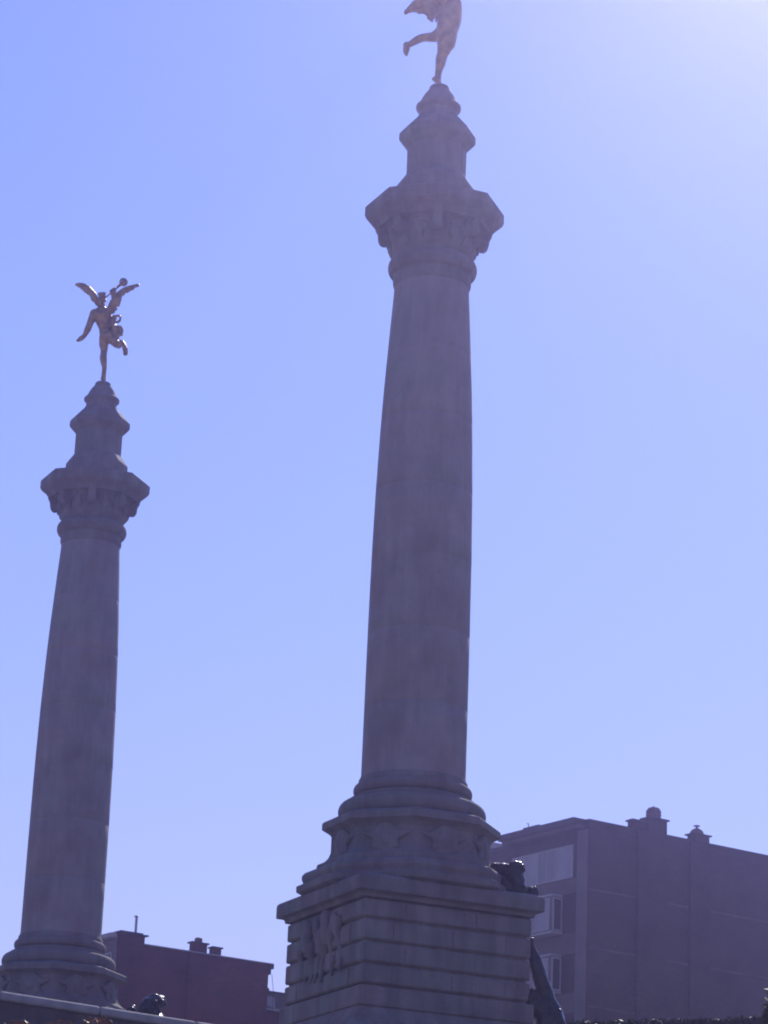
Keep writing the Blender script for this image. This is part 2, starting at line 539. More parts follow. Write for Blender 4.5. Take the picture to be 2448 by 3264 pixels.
    # --- shaft with entasis, drums parted by fine joints
    prof = [(14.2, 1.135), (14.3, 1.118), (15.1, 1.115), (16.4, 1.113), (17.7, 1.107), (19.28, 1.094), (20.6, 1.07), (21.98, 1.030), (23.1, 0.984), (24.08, 0.930), (24.9, 0.884), (25.5, 0.846), (25.62, 0.842)]
    def rad(z):
        for (z0, r0), (z1, r1) in zip(prof, prof[1:]):
            if z <= z1: return r0 + (r1 - r0) * (z - z0) / (z1 - z0)
        return prof[-1][1]
    joints = [15.75, 17.39, 19.03, 20.67, 22.31, 23.95]
    zs = sorted(set([14.2 + 0.1 * i for i in range(5)] + [14.6 + 0.4 * i for i in range(28)] + [25.62]))
    rings = []
    for z in zs:
        if any(abs(z - j) < 0.03 for j in joints): continue
        rings.append((rad(z), z))
    for j in joints:
        rings += [(rad(j), j - 0.018), (rad(j) - 0.009, j - 0.006), (rad(j) - 0.009, j + 0.006), (rad(j), j + 0.018)]
    rings.sort(key=lambda q: q[1])
    bm = bmesh.new()
    stack(bm, [(r, L(z)) for r, z in rings], 72)
    finish('shaft', bm, M_SHAFT, root, smooth=40)
    # --- necking
    bm = bmesh.new()
    rings = [(0.835, L(25.55)), (0.872, L(25.64)), (0.885, L(25.70)), (0.882, L(25.77)), (0.872, L(25.83))]
    for i in range(11):
        t = -math.pi / 2 * 0.9 + math.pi * i / 10 * 0.95
        rings.append((0.865 + 0.145 * math.cos(t), L(26.065) + 0.195 * math.sin(t)))
    rings += [(0.87, L(26.275)), (0.85, L(26.3))]
    stack(bm, rings, 64)
    finish('necking', bm, M_STONE, root, smooth=40)
    # --- capital: bell, scrolls under the eight corners, abacus
    bm = bmesh.new()
    stack(bm, [(0.86, L(26.28)), (0.875, L(26.32)), (0.92, L(26.37)), (0.955, L(26.46)), (0.96, L(26.6)), (0.985, L(26.75)), (1.03, L(26.88)), (1.12, L(26.99))], 64)
    cap = finish('capital', bm, M_STONE, root, smooth=40)
    for k in range(8):
        bm = bmesh.new()
        # scroll profile, drawn in the radial plane
        pts = [(0.93, 26.98), (1.33, 26.985), (1.295, 26.93), (1.268, 26.88), (1.266, 26.80), (1.25, 26.71), (1.21, 26.635), (1.15, 26.60), (1.09, 26.603), (1.04, 26.615), (1.005, 26.57), (0.985, 26.48), (0.955, 26.41), (0.90, 26.37), (0.84, 26.35)]
        prism(bm, [(x, L(z)) for x, z in pts], -0.11, 0.11)
        for s in (-1, 1):
            ball(bm, (1.12, s * 0.11, L(26.74)), 0.1, (1, 0.35, 1))
        bmesh.ops.transform(bm, matrix=Matrix.Rotation(O8 + k * math.pi / 4, 4, 'Z'), verts=bm.verts[:])
        bevel(finish('scroll', bm, M_STONE, cap), 0.045, 3)
        # round-headed leaf between two scrolls
        bm = bmesh.new()
        limb(bm, [(Vector((0.30 * math.cos(t), -0.98 - 0.05 * math.sin(t), L(26.55) + 0.33 * math.sin(t))), 0.035) for t in [math.pi * i / 10 for i in range(11)]], 8)
        limb(bm, [(Vector((0, -0.91, L(26.47))), 0.07), (Vector((0, -0.98, L(26.64))), 0.12), (Vector((0, -1.05, L(26.8))), 0.06)], 8)
        bmesh.ops.transform(bm, matrix=Matrix.Rotation(k * math.pi / 4, 4, 'Z'), verts=bm.verts[:])
        fuse('carved_leaf', bm, 0.03, M_STONE, cap, 2)
    bm = bmesh.new()
    stack(bm, [(1.1, L(26.975)), (1.335, L(26.985)), (1.345, L(27.05)), (1.41, L(27.13)), (1.50, L(27.19)), (1.56, L(27.25)), (1.585, L(27.305)),
               (1.59, L(27.31)), (1.59, L(27.52)), (1.565, L(27.555)), (0.85, L(27.60))], 8, O8)
    bevel(finish('abacus', bm, M_STONE, root), 0.02, 2)
    # --- top pedestal, eight-sided, with cap and domed stand
    bm = bmesh.new()
    stack(bm, [(0.905, L(27.57)), (0.905, L(28.08)), (0.885, L(28.125)), (0.70, L(28.39)), (0.685, L(28.41)), (0.685, L(29.03)), (0.70, L(29.06)), (0.76, L(29.12)), (0.85, L(29.22)),
               (0.885, L(29.27)), (0.885, L(29.42)), (0.86, L(29.46)), (0.62, L(29.73)), (0.55, L(29.76))], 8, O8)
    bevel(finish('top_pedestal', bm, M_STONE, root), 0.016, 2)
    bm = bmesh.new()
    stack(bm, [(0.52, L(29.735)), (0.505, L(29.80)), (0.47, L(29.87)), (0.448, L(29.95)), (0.445, L(30.01)), (0.47, L(30.05)), (0.51, L(30.085)), (0.52, L(30.11)), (0.518, L(30.155)),
               (0.47, L(30.20)), (0.425, L(30.26)), (0.395, L(30.34)), (0.345, L(30.435)), (0.28, L(30.53)), (0.235, L(30.58)), (0.235, L(30.63)), (0.222, L(30.66)), (0.20, L(30.68)), (0.18, L(30.685))], 48)
    finish('domed_stand', bm, M_STONE, root, smooth=30)
    return root

mon = build_monument()
mon.location = (X0, Y0, BASE)
tag(mon, 'tall stone column on rusticated pedestal in the middle of the photo, nearer and taller of the two', 'column', 'stone columns with winged statues')
mon2 = copy_tree(mon)
mon2.location = (X1, Y1, BASE - 0.24)
tag(mon2, 'stone column further off at the left edge, its pedestal hidden by the sloping parapet', 'column')

# ------------------------------------------------------------------ statues
def flat_feathers(bm, bone, tips, r0, r1):
    for (b, t) in zip(bone, tips):
        limb(bm, [(b, r0), (b.lerp(t, 0.55), r0 * 1.05), (t, r1)], 8)

def statue_far():
    Yp = Y1
    S = 5.53
    def P(x, y, dy=0.0): return at(200 + x / S, 850 + y / S, Yp + dy)
    foot = P(720, 1985)
    root = empty('winged_statue', foot)
    K = lambda px: px / S / 116.6 * 1.12
    def J(x, y, dy, r): return (P(x, y, dy) - foot, K(r))
    bm = bmesh.new()
    # standing leg, heel lifted
    limb(bm, [J(722, 1992, 0.06, 40), J(718, 1940, 0.0, 42), J(728, 1850, -0.04, 40), J(735, 1780, -0.05, 42), J(722, 1680, -0.06, 58), J(716, 1610, -0.05, 66), J(722, 1535, 0.0, 58), J(730, 1480, 0.02, 62), J(722, 1370, 0.0, 82), J(735, 1270, -0.02, 95)])
    limb(bm, [J(700, 1975, -0.05, 36), J(735, 1985, 0.16, 30)])
    # pelvis, waist, ribcage, shoulders
    limb(bm, [J(735, 1240, -0.05, 92), J(815, 1215, -0.05, 92)])
    limb(bm, [J(750, 1170, 0, 105), J(735, 1075, 0.02, 98), J(705, 970, 0.02, 122), J(690, 880, 0.02, 130), J(685, 800, 0.0, 112), J(695, 730, 0, 62), J(700, 660, 0.0, 46)])
    limb(bm, [J(560, 805, 0.0, 62), J(690, 800, 0.0, 96), J(800, 790, 0.02, 62)])
    limb(bm, [J(600, 860, -0.07, 78), J(780, 860, -0.07, 82)])
    # head
    ball(bm, *J(690, 560, 0.02, 72), sc=(0.95, 1.1, 1.2))
    ball(bm, *J(722, 600, 0.12, 48))
    limb(bm, [J(745, 560, 0.12, 14), J(758, 585, 0.16, 16)])
    ball(bm, *J(640, 575, 0.0, 18)); ball(bm, *J(735, 565, 0.02, 16))
    # lowered arm with open hand
    limb(bm, [J(548, 815, 0, 68), J(508, 930, -0.02, 64), J(462, 1055, -0.04, 58), J(440, 1105, -0.03, 60), J(402, 1180, 0.0, 46), J(368, 1235, 0.03, 38), J(325, 1262, 0.05, 46)])
    for dx, dy_, e in ((-72, 45, 0.02), (-55, 58, 0.05), (-30, 58, 0.08), (-8, 52, 0.1)):
        limb(bm, [J(312, 1262, 0.05, 19), J(312 + dx * 0.6, 1262 + dy_ * 0.35, 0.05 + e * 0.5, 16), J(312 + dx, 1262 + dy_, 0.05 + e, 11)])
    limb(bm, [J(340, 1270, 0.0, 18), J(330, 1310, -0.03, 12)])
    # raised arm holding the trumpet
    limb(bm, [J(800, 790, 0.02, 62), J(850, 720, 0.10, 54), J(905, 640, 0.18, 48), J(900, 560, 0.16, 44), J(885, 500, 0.12, 36), J(878, 455, 0.10, 46)])
    for i in range(4):
        limb(bm, [J(850 + 24 * i, 470 - 18 * i, 0.04, 20), J(840 + 24 * i, 430 - 16 * i, 0.08, 20), J(862 + 24 * i, 405 - 12 * i, 0.16, 16), J(880 + 22 * i, 440 - 14 * i, 0.19, 14)])
    limb(bm, [J(915, 480, 0.06, 20), J(935, 420, 0.09, 15)])
    # other leg kicked back toward the viewer
    limb(bm, [J(830, 1235, -0.02, 96), J(890, 1300, -0.05, 84), J(945, 1365, -0.10, 68), J(985, 1392, -0.14, 56), J(1005, 1370, -0.28, 58), J(1030, 1335, -0.5, 50), J(1062, 1352, -0.7, 36), J(1082, 1395, -0.76, 40), J(1100, 1455, -0.76, 48), J(1108, 1510, -0.72, 42), J(1100, 1545, -0.68, 26)])
    for i in range(5):
        limb(bm, [J(1075 + 16 * i, 1520, -0.72, 15), J(1072 + 15 * i, 1560 - 3 * abs(i - 2), -0.68, 11)])
    fuse('body', bm, 0.02, M_GILT, root, 2)
    # hair with laurel
    bm = bmesh.new()
    for i in range(26):
        t = random.random() * 2 * math.pi; q = random.uniform(0.05, 0.95)
        p, r = J(690 + 66 * math.cos(t) * math.sqrt(1 - q * q * 0.8), 545 - 88 * q, -0.02 + 0.16 * math.sin(t), random.uniform(14, 24))
        ball(bm, p, r, sub=1)
    for i in range(5):
        ball(bm, *J(620 + i * 34, 470 - 12 * (i % 2) - 8 * i + 3 * i * i * 0.6, -0.05, 15), sub=1)
    limb(bm, [J(700, 500, -0.05, 52), J(655, 600, -0.10, 38), J(650, 650, -0.10, 24)])
    fuse('hair', bm, 0.018, M_GILT, root, 2)
    # wings
    def wing(bone_px, tip_px, dyb, dyt, rb):
        bm = bmesh.new()
        bone = [P(x, y, d) - foot for (x, y), d in zip(bone_px, dyb)]
        n = 26
        def samp(pts, t):
            k = t * (len(pts) - 1); i = min(int(k), len(pts) - 2)
            return pts[i].lerp(pts[i + 1], k - i)
        tips = [P(x, y, d) - foot for (x, y), d in zip(tip_px, dyt)]
        limb(bm, [(samp(bone, i / 12), K(rb * (1.0 - 0.55 * i / 12))) for i in range(13)])
        B = [samp(bone, i / n) for i in range(n + 1)]
        Tt = [samp(tips, i / n) + Vector((0, 0, random.uniform(-0.03, 0.02))) for i in range(n + 1)]
        flat_feathers(bm, B, Tt, K(23), K(13))
        B2 = [B[i].lerp(Tt[i], 0.08) + Vector((0, -0.05, 0)) for i in range(n + 1)]
        T2 = [B[i].lerp(Tt[i], 0.55) + Vector((0, -0.05, 0)) for i in range(n + 1)]
        flat_feathers(bm, B2, T2, K(17), K(13))
        return fuse('wing', bm, 0.02, M_GILT, root, 1)
    wing([(660, 700), (630, 610), (560, 465), (470, 365), (390, 315), (300, 300), (240, 318)],
         [(610, 700), (560, 620), (515, 585), (470, 490), (360, 430), (290, 352), (238, 330)], (-0.1, -0.2, -0.25, -0.2, -0.12, -0.05, 0), (-0.15, -0.3, -0.3, -0.25, -0.15, -0.05, 0), 26)
    wing([(780, 790), (850, 620), (960, 470), (1060, 395), (1150, 360), (1250, 335), (1330, 325)],
         [(890, 830), (990, 690), (1025, 590), (1035, 515), (1130, 452), (1235, 395), (1332, 338)], (-0.1, -0.2, -0.22, -0.2, -0.1, 0.0, 0.05), (-0.15, -0.28, -0.28, -0.22, -0.12, 0, 0.05), 26)
    # trumpet
    bm = bmesh.new()
    limb(bm, [J(762, 540, 0.22, 12), J(880, 440, 0.10, 15), J(960, 368, 0.02, 19), J(1020, 312, -0.06, 26)])
    d = (P(1095, 255, 0.42) - P(1020, 312, -0.06)).normalized()
    c0 = P(1045, 292, -0.05) - foot
    Mq = Matrix.Translation(c0) @ d.to_track_quat('Z', 'Y').to_matrix().to_4x4()
    bell_b = bmesh.new()
    stack(bell_b, [(K(20), -0.02), (K(26), 0.03), (K(36), 0.09), (K(54), 0.15), (K(70), 0.19), (K(75), 0.20), (K(66), 0.202), (K(48), 0.16), (K(26), 0.08), (K(10), 0.04)], 24)
    bmesh.ops.transform(bell_b, matrix=Mq, verts=bell_b.verts[:])
    tr = fuse('trumpet', bm, 0.014, M_GILT, root, 1)
    finish('trumpet_bell', bell_b, M_GILT, tr, smooth=50)
    # drapery round the hip with a flying loop
    bm = bmesh.new()
    loop = [(870, 890), (930, 868), (990, 862), (1018, 890), (1010, 945), (980, 975), (935, 975), (900, 985), (870, 1010)]
    limb(bm, [J(x, y, -0.08 + 0.02 * i, 22) for i, (x, y) in enumerate(loop)])
    limb(bm, [J(900, 870, -0.1, 24), J(930, 920, -0.06, 26), J(880, 960, -0.08, 28)])
    limb(bm, [J(800, 960, 0.06, 40), J(850, 1020, 0.05, 62), J(890, 1090, 0.04, 84), J(925, 1150, 0.02, 92), J(930, 1215, 0.0, 78), J(940, 1280, -0.02, 56)])
    limb(bm, [J(820, 880, 0.05, 44), J(850, 940, 0.03, 50), J(860, 1010, 0.02, 54)])
    for k in range(6):
        limb(bm, [J(850 + 14 * k, 1010 + 8 * k, -0.10 + 0.03 * k, 30), J(910 + 20 * k, 1085 + 10 * k, -0.12 + 0.03 * k, 32), J(925 + 22 * k, 1160 + 8 * k, -0.08 + 0.03 * k, 28), J(900 + 22 * k, 1230 - 6 * k, -0.04, 20)])
    limb(bm, [J(940, 1075, -0.05, 40), J(985, 1060, -0.05, 30), J(1030, 1062, -0.04, 22), J(1048, 1130, -0.04, 26), J(1040, 1195, -0.02, 20)])
    limb(bm, [J(640, 1090, -0.1, 14), J(740, 1075, -0.16, 18), J(850, 1030, -0.16, 24)])
    fuse('drapery', bm, 0.02, M_GILT, root, 2)
    tag(root, 'small gilded winged figure blowing a trumpet, wings spread, on top of the left column', 'statue', 'winged statues on the columns')
    return root

def statue_near():
    Yp = Y0
    S = 3.318
    def P(x, y, dy=0.0): return at(1150 + x / S, y / S, Yp + dy)
    foot = P(822, 890)
    root = empty('winged_statue', foot)
    K = lambda px: px / S / 140.0 * 1.10
    def J(x, y, dy, r): return (P(x, y, dy) - foot, K(r))
    bm = bmesh.new()
    # standing leg on tiptoe
    limb(bm, [J(828, 882, -0.04, 26), J(812, 850, 0.0, 36), J(818, 790, 0.0, 33), J(826, 740, 0.0, 38), J(843, 670, 0.0, 52), J(850, 620, 0.0, 56), J(868, 565, -0.02, 58), J(880, 530, -0.03, 70), J(905, 450, -0.02, 96), J(915, 380, 0, 100)])
    limb(bm, [J(772, 835, 0.02, 22), J(800, 845, 0.0, 30), J(832, 878, -0.06, 22)])
    for i in range(5):
        limb(bm, [J(815 + 7 * i, 880, -0.05, 10), J(818 + 8 * i, 896, -0.09, 8)])
    # kicked-back leg
    limb(bm, [J(890, 350, 0.04, 92), J(830, 370, 0.1, 74), J(765, 392, 0.18, 52), J(690, 395, 0.28, 42), J(645, 400, 0.32, 42), J(590, 425, 0.32, 40), J(535, 460, 0.32, 32), J(500, 478, 0.32, 30), J(475, 472, 0.32, 28)])
    limb(bm, [J(480, 470, 0.32, 30), J(482, 520, 0.33, 36), J(478, 555, 0.34, 28), J(482, 582, 0.34, 16)])
    for i in range(4):
        limb(bm, [J(466 + 9 * i, 560, 0.31 + 0.02 * i, 10), J(474 + 6 * i, 590, 0.31 + 0.02 * i, 7)])
    # trunk leaning forward, shoulders, head beyond the top of the picture
    limb(bm, [J(905, 370, 0, 104), J(918, 300, 0, 112), J(935, 225, 0, 120), J(945, 140, 0, 120), J(955, 60, 0, 112), J(950, 10, 0, 100), J(960, -40, 0, 58), J(975, -95, 0, 46)])
    limb(bm, [J(870, 10, 0.06, 62), J(960, 0, 0, 90), J(1010, 30, -0.14, 54)])
    ball(bm, *J(985, -175, -0.02, 70), sc=(1.05, 0.95, 1.2))
    ball(bm, *J(1020, -145, -0.05, 46)); limb(bm, [J(1050, -180, -0.06, 12), J(1064, -158, -0.06, 15)])
    ball(bm, *J(975, -165, -0.18, 16))
    # arm by the side, bent forward
    limb(bm, [J(1010, 30, -0.14, 54), J(1022, 95, -0.18, 46), J(1010, 165, -0.17, 42), J(1000, 215, -0.12, 42), J(990, 250, -0.12, 36)])
    for i in range(4):
        limb(bm, [J(978 + 8 * i, 255, -0.15, 12), J(972 + 9 * i, 285, -0.17, 10), J(965 + 9 * i, 300, -0.15, 8)])
    # raised arm with trumpet, out of the picture
    limb(bm, [J(900, 0, 0.1, 58), J(950, -90, 0.26, 48), J(1040, -190, 0.28, 44), J(1120, -225, 0.18, 34), J(1150, -235, 0.14, 40)])
    for i in range(4):
        limb(bm, [J(1135 + 16 * i, -245 + 6 * i, 0.08, 15), J(1140 + 16 * i, -275 + 6 * i, 0.12, 14), J(1150 + 16 * i, -262 + 6 * i, 0.19, 11)])
    fuse('body', bm, 0.02, M_GILT, root, 2)
    bm = bmesh.new()
    for i in range(30):
        t = random.random() * 2 * math.pi; q = random.uniform(0.0, 1)
        ball(bm, *J(970 + 72 * math.cos(t) * math.sqrt(max(0, 1 - q * q)), -195 - 72 * q, 0.14 * math.sin(t), random.uniform(14, 22)), sub=1)
    limb(bm, [J(960, -200, 0, 52), J(925, -150, 0, 34)])
    fuse('hair', bm, 0.018, M_GILT, root, 2)
    def wing(bone_px, tip_px, dyb, dyt, rb, n=15):
        bm = bmesh.new()
        bone = [P(x, y, d) - foot for (x, y), d in zip(bone_px, dyb)]
        tips = [P(x, y, d) - foot for (x, y), d in zip(tip_px, dyt)]
        def samp(pts, t):
            k = t * (len(pts) - 1); i = min(int(k), len(pts) - 2)
            return pts[i].lerp(pts[i + 1], k - i)
        limb(bm, [(samp(bone, i / 12), K(rb * (1.0 - 0.5 * i / 12))) for i in range(13)])
        B = [samp(bone, i / n) for i in range(n + 1)]
        Tt = [samp(tips, i / n) + Vector((0, 0, random.uniform(-0.025, 0.025))) for i in range(n + 1)]
        flat_feathers(bm, B, Tt, K(20), K(9))
        flat_feathers(bm, [B[i].lerp(Tt[i], 0.05) + Vector((0, -0.05, 0)) for i in range(n + 1)], [B[i].lerp(Tt[i], 0.6) + Vector((0, -0.05, 0)) for i in range(n + 1)], K(17), K(13))
        return fuse('wing', bm, 0.018, M_GILT, root, 1)
    wing([(925, 40), (810, -60), (730, -90), (670, -60), (610, -15), (545, 45), (478, 122)],
         [(870, 215), (760, 236), (712, 200), (676, 140), (630, 150), (555, 126), (472, 140)], (0.04, 0.2, 0.3, 0.32, 0.3, 0.3, 0.28), (0.03, 0.14, 0.25, 0.3, 0.3, 0.3, 0.28), 26, 17)
    wing([(900, 40), (920, -90), (900, -220), (850, -330), (780, -420), (700, -480)],
         [(900, 180), (850, 60), (800, -70), (740, -210), (690, -350), (690, -470)], (-0.1, -0.25, -0.4, -0.5, -0.55, -0.55), (-0.14, -0.3, -0.45, -0.55, -0.55, -0.55), 26)
    bm = bmesh.new()
    limb(bm, [J(1058, -150, 0.0, 11), J(1165, -245, 0.13, 14), J(1330, -380, 0.3, 22)])
    tr = fuse('trumpet', bm, 0.014, M_GILT, root, 1)
    bb = bmesh.new()
    stack(bb, [(K(20), -0.02), (K(24), 0.03), (K(40), 0.1), (K(62), 0.15), (K(76), 0.17), (K(68), 0.172), (K(40), 0.12), (K(12), 0.05)], 24)
    d = (P(1330, -380, 0.3) - P(1165, -245, 0.13)).normalized()
    bmesh.ops.transform(bb, matrix=Matrix.Translation(P(1322, -374, 0.29) - foot) @ d.to_track_quat('Z', 'Y').to_matrix().to_4x4(), verts=bb.verts[:])
    finish('trumpet_bell', bb, M_GILT, tr, smooth=50)
    # loincloth
    bm = bmesh.new()
    for k in range(7):
        limb(bm, [J(835 + 20 * k, 290 + 4 * (k % 2), -0.1 - 0.02 * math.sin(k), 30), J(850 + 20 * k, 340, -0.13, 32), J(835 + 22 * k, 395 + 6 * (k % 3), -0.12, 22)])
    fuse('drapery', bm, 0.02, M_GILT, root, 2)
    tag(root, 'winged statue on tiptoe atop the middle column, its head cut off by the photo', 'statue', 'winged statues on the columns')
    return root

statue_far()
statue_near()

# ------------------------------------------------------------------ bronzes on the pedestals
def bronze_cluster():
    """lumpy sea trophy sitting on the right hand corner of a pedestal's cornice (local frame of the column)"""
    rnd = random.Random(3)
    root = empty('bronze_ornament', (0, 0, 0), T)
    def Q(px, py, dy=0.0):
        p = at(1350 + px / S, 2650 + py / S, Y0 - 0.9 + dy) - Vector((X0, Y0, BASE))
        return Matrix.Rotation(-T, 3, 'Z') @ p
    S = 3.318
    k = 1 / S / 149
    bm = bmesh.new()
    limb(bm, [(Q(760, 400, 0.3), 70 * k), (Q(880, 420, 0.1), 80 * k), (Q(960, 430), 85 * k), (Q(1000, 540), 80 * k), (Q(1010, 640), 70 * k)])
    limb(bm, [(Q(1000, 640), 60 * k), (Q(1100, 690), 50 * k), (Q(1170, 700), 40 * k)])
    limb(bm, [(Q(780, 520, 0.2), 90 * k), (Q(900, 600, 0.1), 90 * k), (Q(1020, 660), 60 * k)])
    for x, y, r in ((935, 345, 30), (975, 340, 34), (1015, 345, 36), (1045, 375, 30), (1060, 410, 26), (1035, 440, 34), (975, 385, 40), (1040, 470, 26), (1045, 540, 24), (1068, 590, 22), (1075, 630, 22),
                    (1020, 520, 40), (1050, 580, 34)):
        ball(bm, Q(x, y, rnd.uniform(-0.15, 0.05)), r * k, (1, 1, rnd.uniform(0.8, 1.2)))
    o = fuse('fruit_garland', bm, 0.022, M_BRONZE, root, 1, 0.012, 9)
    bm = bmesh.new()
    for x, y, r in ((1120, 630, 26), (1140, 605, 22), (1175, 605, 26), (1200, 640, 24), (1160, 650, 40), (1190, 680, 30)):
        ball(bm, Q(x, y, rnd.uniform(-0.1, 0.05)), r * k)
    limb(bm, [(Q(1120, 630), 14 * k), (Q(1100, 600), 10 * k), (Q(1108, 570), 6 * k)])
    limb(bm, [(Q(1195, 625), 14 * k), (Q(1215, 650), 10 * k), (Q(1210, 690), 6 * k)])
    limb(bm, [(Q(1020, 660), 40 * k), (Q(1110, 690), 34 * k), (Q(1170, 690), 30 * k)])
    fuse('shell_crest', bm, 0.018, M_BRONZE, root, 1, 0.008, 12)
    return root

orn = bronze_cluster()
orn.location = (X0, Y0, BASE)
tag(orn, 'dark glossy bronze fruit and shell ornament on the cornice beside the apartment block bays', 'ornament', 'bronze ornaments on the pedestals')
def helmet_ornament():
    rnd = random.Random(17)
    o0 = at(485, 3235, Y1 - 0.9)
    root = empty('bronze_ornament', o0)
    k = 1 / 116.0
    def Q(u, v, dy=0.0): return at(u, v, Y1 - 0.9 + dy) - o0
    bm = bmesh.new()
    ball(bm, Q(484, 3206), 34 * k, (1.1, 1.0, 0.92))
    ball(bm, Q(462, 3214), 22 * k); ball(bm, Q(505, 3196), 24 * k)
    limb(bm, [(Q(450, 3228), 16 * k), (Q(470, 3190), 14 * k), (Q(492, 3178), 12 * k), (Q(516, 3184), 11 * k), (Q(524, 3200), 9 * k)])
    ball(bm, Q(480, 3290), 60 * k, (1.0, 1.0, 1.2)); ball(bm, Q(500, 3330), 70 * k)
    for i in range(14):
        ball(bm, Q(rnd.uniform(455, 518), rnd.uniform(3182, 3225), rnd.uniform(-0.35, -0.15)), rnd.uniform(5, 9) * k)
    fuse('helmet', bm, 0.022, M_BRONZE, root, 1, 0.01, 10)
    bm = bmesh.new()
    for i in range(8):
        ball(bm, Q(412 + rnd.uniform(-10, 14), 3216 + rnd.uniform(-6, 16), rnd.uniform(-0.1, 0.1)), rnd.uniform(6, 10) * k)
    limb(bm, [(Q(415, 3225), 12 * k), (Q(440, 3260), 20 * k), (Q(480, 3290), 30 * k)])
    fuse('shell_crest', bm, 0.02, M_BRONZE, root, 1, 0.008, 10)
    tag(root, 'dark glossy rounded bronze ornament peeping over the sloping parapet at lower left', 'ornament', 'bronze ornaments on the pedestals')
helmet_ornament()

def bronze_figure():
    """over life size figure leaning on the pedestal, one arm reaching up to the cornice"""
    S = 3.318
    Yp = Y0 - 0.75
    def P(x, y, dy=0.0): return at(1350 + x / S, 2650 + y / S, Yp + dy)
    seat = P(1330, 2420)
    root = empty('bronze_figure', seat)
    K = lambda px: px / S / 149
    def J(x, y, dy, r): return (P(x, y, dy) - seat, K(r))
    bm = bmesh.new()
    # raised arm: hand at the cornice joint, elbow, shoulder
    limb(bm, [J(1148, 1150, 0, 22), J(1145, 1195, 0, 22), J(1158, 1260, 0, 42), J(1176, 1340, 0, 66), J(1196, 1420, 0, 74), J(1226, 1530, 0, 78), J(1260, 1630, 0, 82), J(1300, 1730, 0, 84), J(1310, 1830, 0, 100)])
    for i in range(4):
        limb(bm, [J(1138 + 8 * i, 1160, -0.03, 9), J(1136 + 9 * i, 1135, -0.01, 9), J(1140 + 8 * i, 1128, 0.04, 7)])
    # shoulders, back, seat
    limb(bm, [J(1310, 1830, 0, 105), J(1370, 1900, 0, 92), J(1400, 1990, 0, 96)])
    limb(bm, [J(1180, 1850, 0, 110), J(1290, 1900, 0, 130), J(1330, 2020, 0, 150), J(1345, 2160, 0, 150), J(1335, 2290, 0, 160), J(1320, 2400, 0, 170)])
    # other arm hanging, resting on the hip
    limb(bm, [J(1400, 1975, -0.1, 80), J(1450, 2080, -0.15, 70), J(1470, 2190, -0.15, 62), J(1440, 2290, -0.2, 54), J(1400, 2340, -0.22, 48)])
    for i in range(5):
        limb(bm, [J(1395, 2330 + 14 * i, -0.24, 16), J(1360, 2345 + 15 * i, -0.27, 13), J(1340, 2360 + 14 * i, -0.26, 10)])
    # head turned to the pedestal
    limb(bm, [J(1240, 1870, -0.05, 62), J(1190, 1800, -0.08, 54)])
    ball(bm, *J(1160, 1760, -0.08, 78), sc=(1.0, 1.0, 1.18))
    ball(bm, *J(1125, 1795, -0.12, 48)); limb(bm, [J(1095, 1750, -0.12, 13), J(1080, 1775, -0.13, 16)])
    # thighs and shins, seated
    for s in (-1, 1):
        limb(bm, [J(1310, 2420, 0.12 * s, 120), J(1430, 2430, -0.3 + 0.2 * s, 105), J(1530, 2450, -0.5 + 0.25 * s, 82), J(1540, 2600, -0.5 + 0.25 * s, 76), J(1530, 2760, -0.45 + 0.25 * s, 52), J(1530, 2800, -0.45 + 0.25 * s, 50), J(1590, 2830, -0.6 + 0.25 * s, 38)])
    fuse('body', bm, 0.028, M_BRONZE, root, 3, 0.006, 8)
    bm = bmesh.new()
    rnd = random.Random(9)
    for i in range(22):
        ball(bm, *J(1175 + rnd.uniform(-55, 75), 1735 + rnd.uniform(-60, 70), rnd.uniform(-0.22, 0.1), rnd.uniform(18, 32)), sub=1)
    fuse('hair', bm, 0.022, M_BRONZE, root, 1)
    # cloak over shoulder with crumpled folds
    bm = bmesh.new()
    for i in range(7):
        limb(bm, [J(1290 + 24 * i, 1790 + 18 * i, -0.12 + 0.05 * (i % 3), 26), J(1330 + 22 * i, 1850 + 26 * i, -0.16 + 0.05 * (i % 2), 26), J(1380 + 20 * i, 1960 + 20 * i, -0.1, 24), J(1400 + 16 * i, 2110 + 20 * i, -0.05, 20)])
    fuse('cloak', bm, 0.022, M_BRONZE, root, 2, 0.01, 7)
    # seat carved into the foot of the pedestal
    bm = bmesh.new()
    ball(bm, P(1300, 2560) - seat, K(300), (1.0, 0.9, 0.55))
    ball(bm, P(1420, 2760) - seat, K(330), (1.1, 0.9, 0.7))
    ball(bm, P(1350, 3000) - seat, K(420), (1.0, 0.9, 0.9))
    ball(bm, P(1350, 3300) - seat, K(460), (1.0, 0.9, 0.9))
    fuse('rock_seat', bm, 0.05, M_BRONZE, root, 2, 0.04, 3)
    tag(root, 'dark bronze figure reaching one arm up against the right side of the middle pedestal', 'statue')
    return root
bronze_figure()

# ------------------------------------------------------------------ parapet
bm = bmesh.new()
def seg_box(bm, s0, s1, t0, t1, z0, z1, n=1):
    for i in range(n):
        a0 = s0 + (s1 - s0) * i / n; a1 = s0 + (s1 - s0) * (i + 1) / n - (0.008 if n > 1 else 0)
        v = [bm.verts.new(pw(s, t, z)) for z in (z0, z1) for s, t in ((a0, t0), (a1, t0), (a1, t1), (a0, t1))]
        for f in ((3, 2, 1, 0), (4, 5, 6, 7), (0, 1, 5, 4), (1, 2, 6, 5), (2, 3, 7, 6), (3, 0, 4, 7)):
            bm.faces.new([v[i] for i in f])
PTOP = 7.522
root = empty('stone_parapet', pw(0, 0.3, DECK))
def rel(bm, root):
    bmesh.ops.translate(bm, vec=-Vector(root.location), verts=bm.verts[:])
seg_box(bm, -30, 26, 0.04, 0.40, -1.6, PTOP - 0.16)
rel(bm, root)
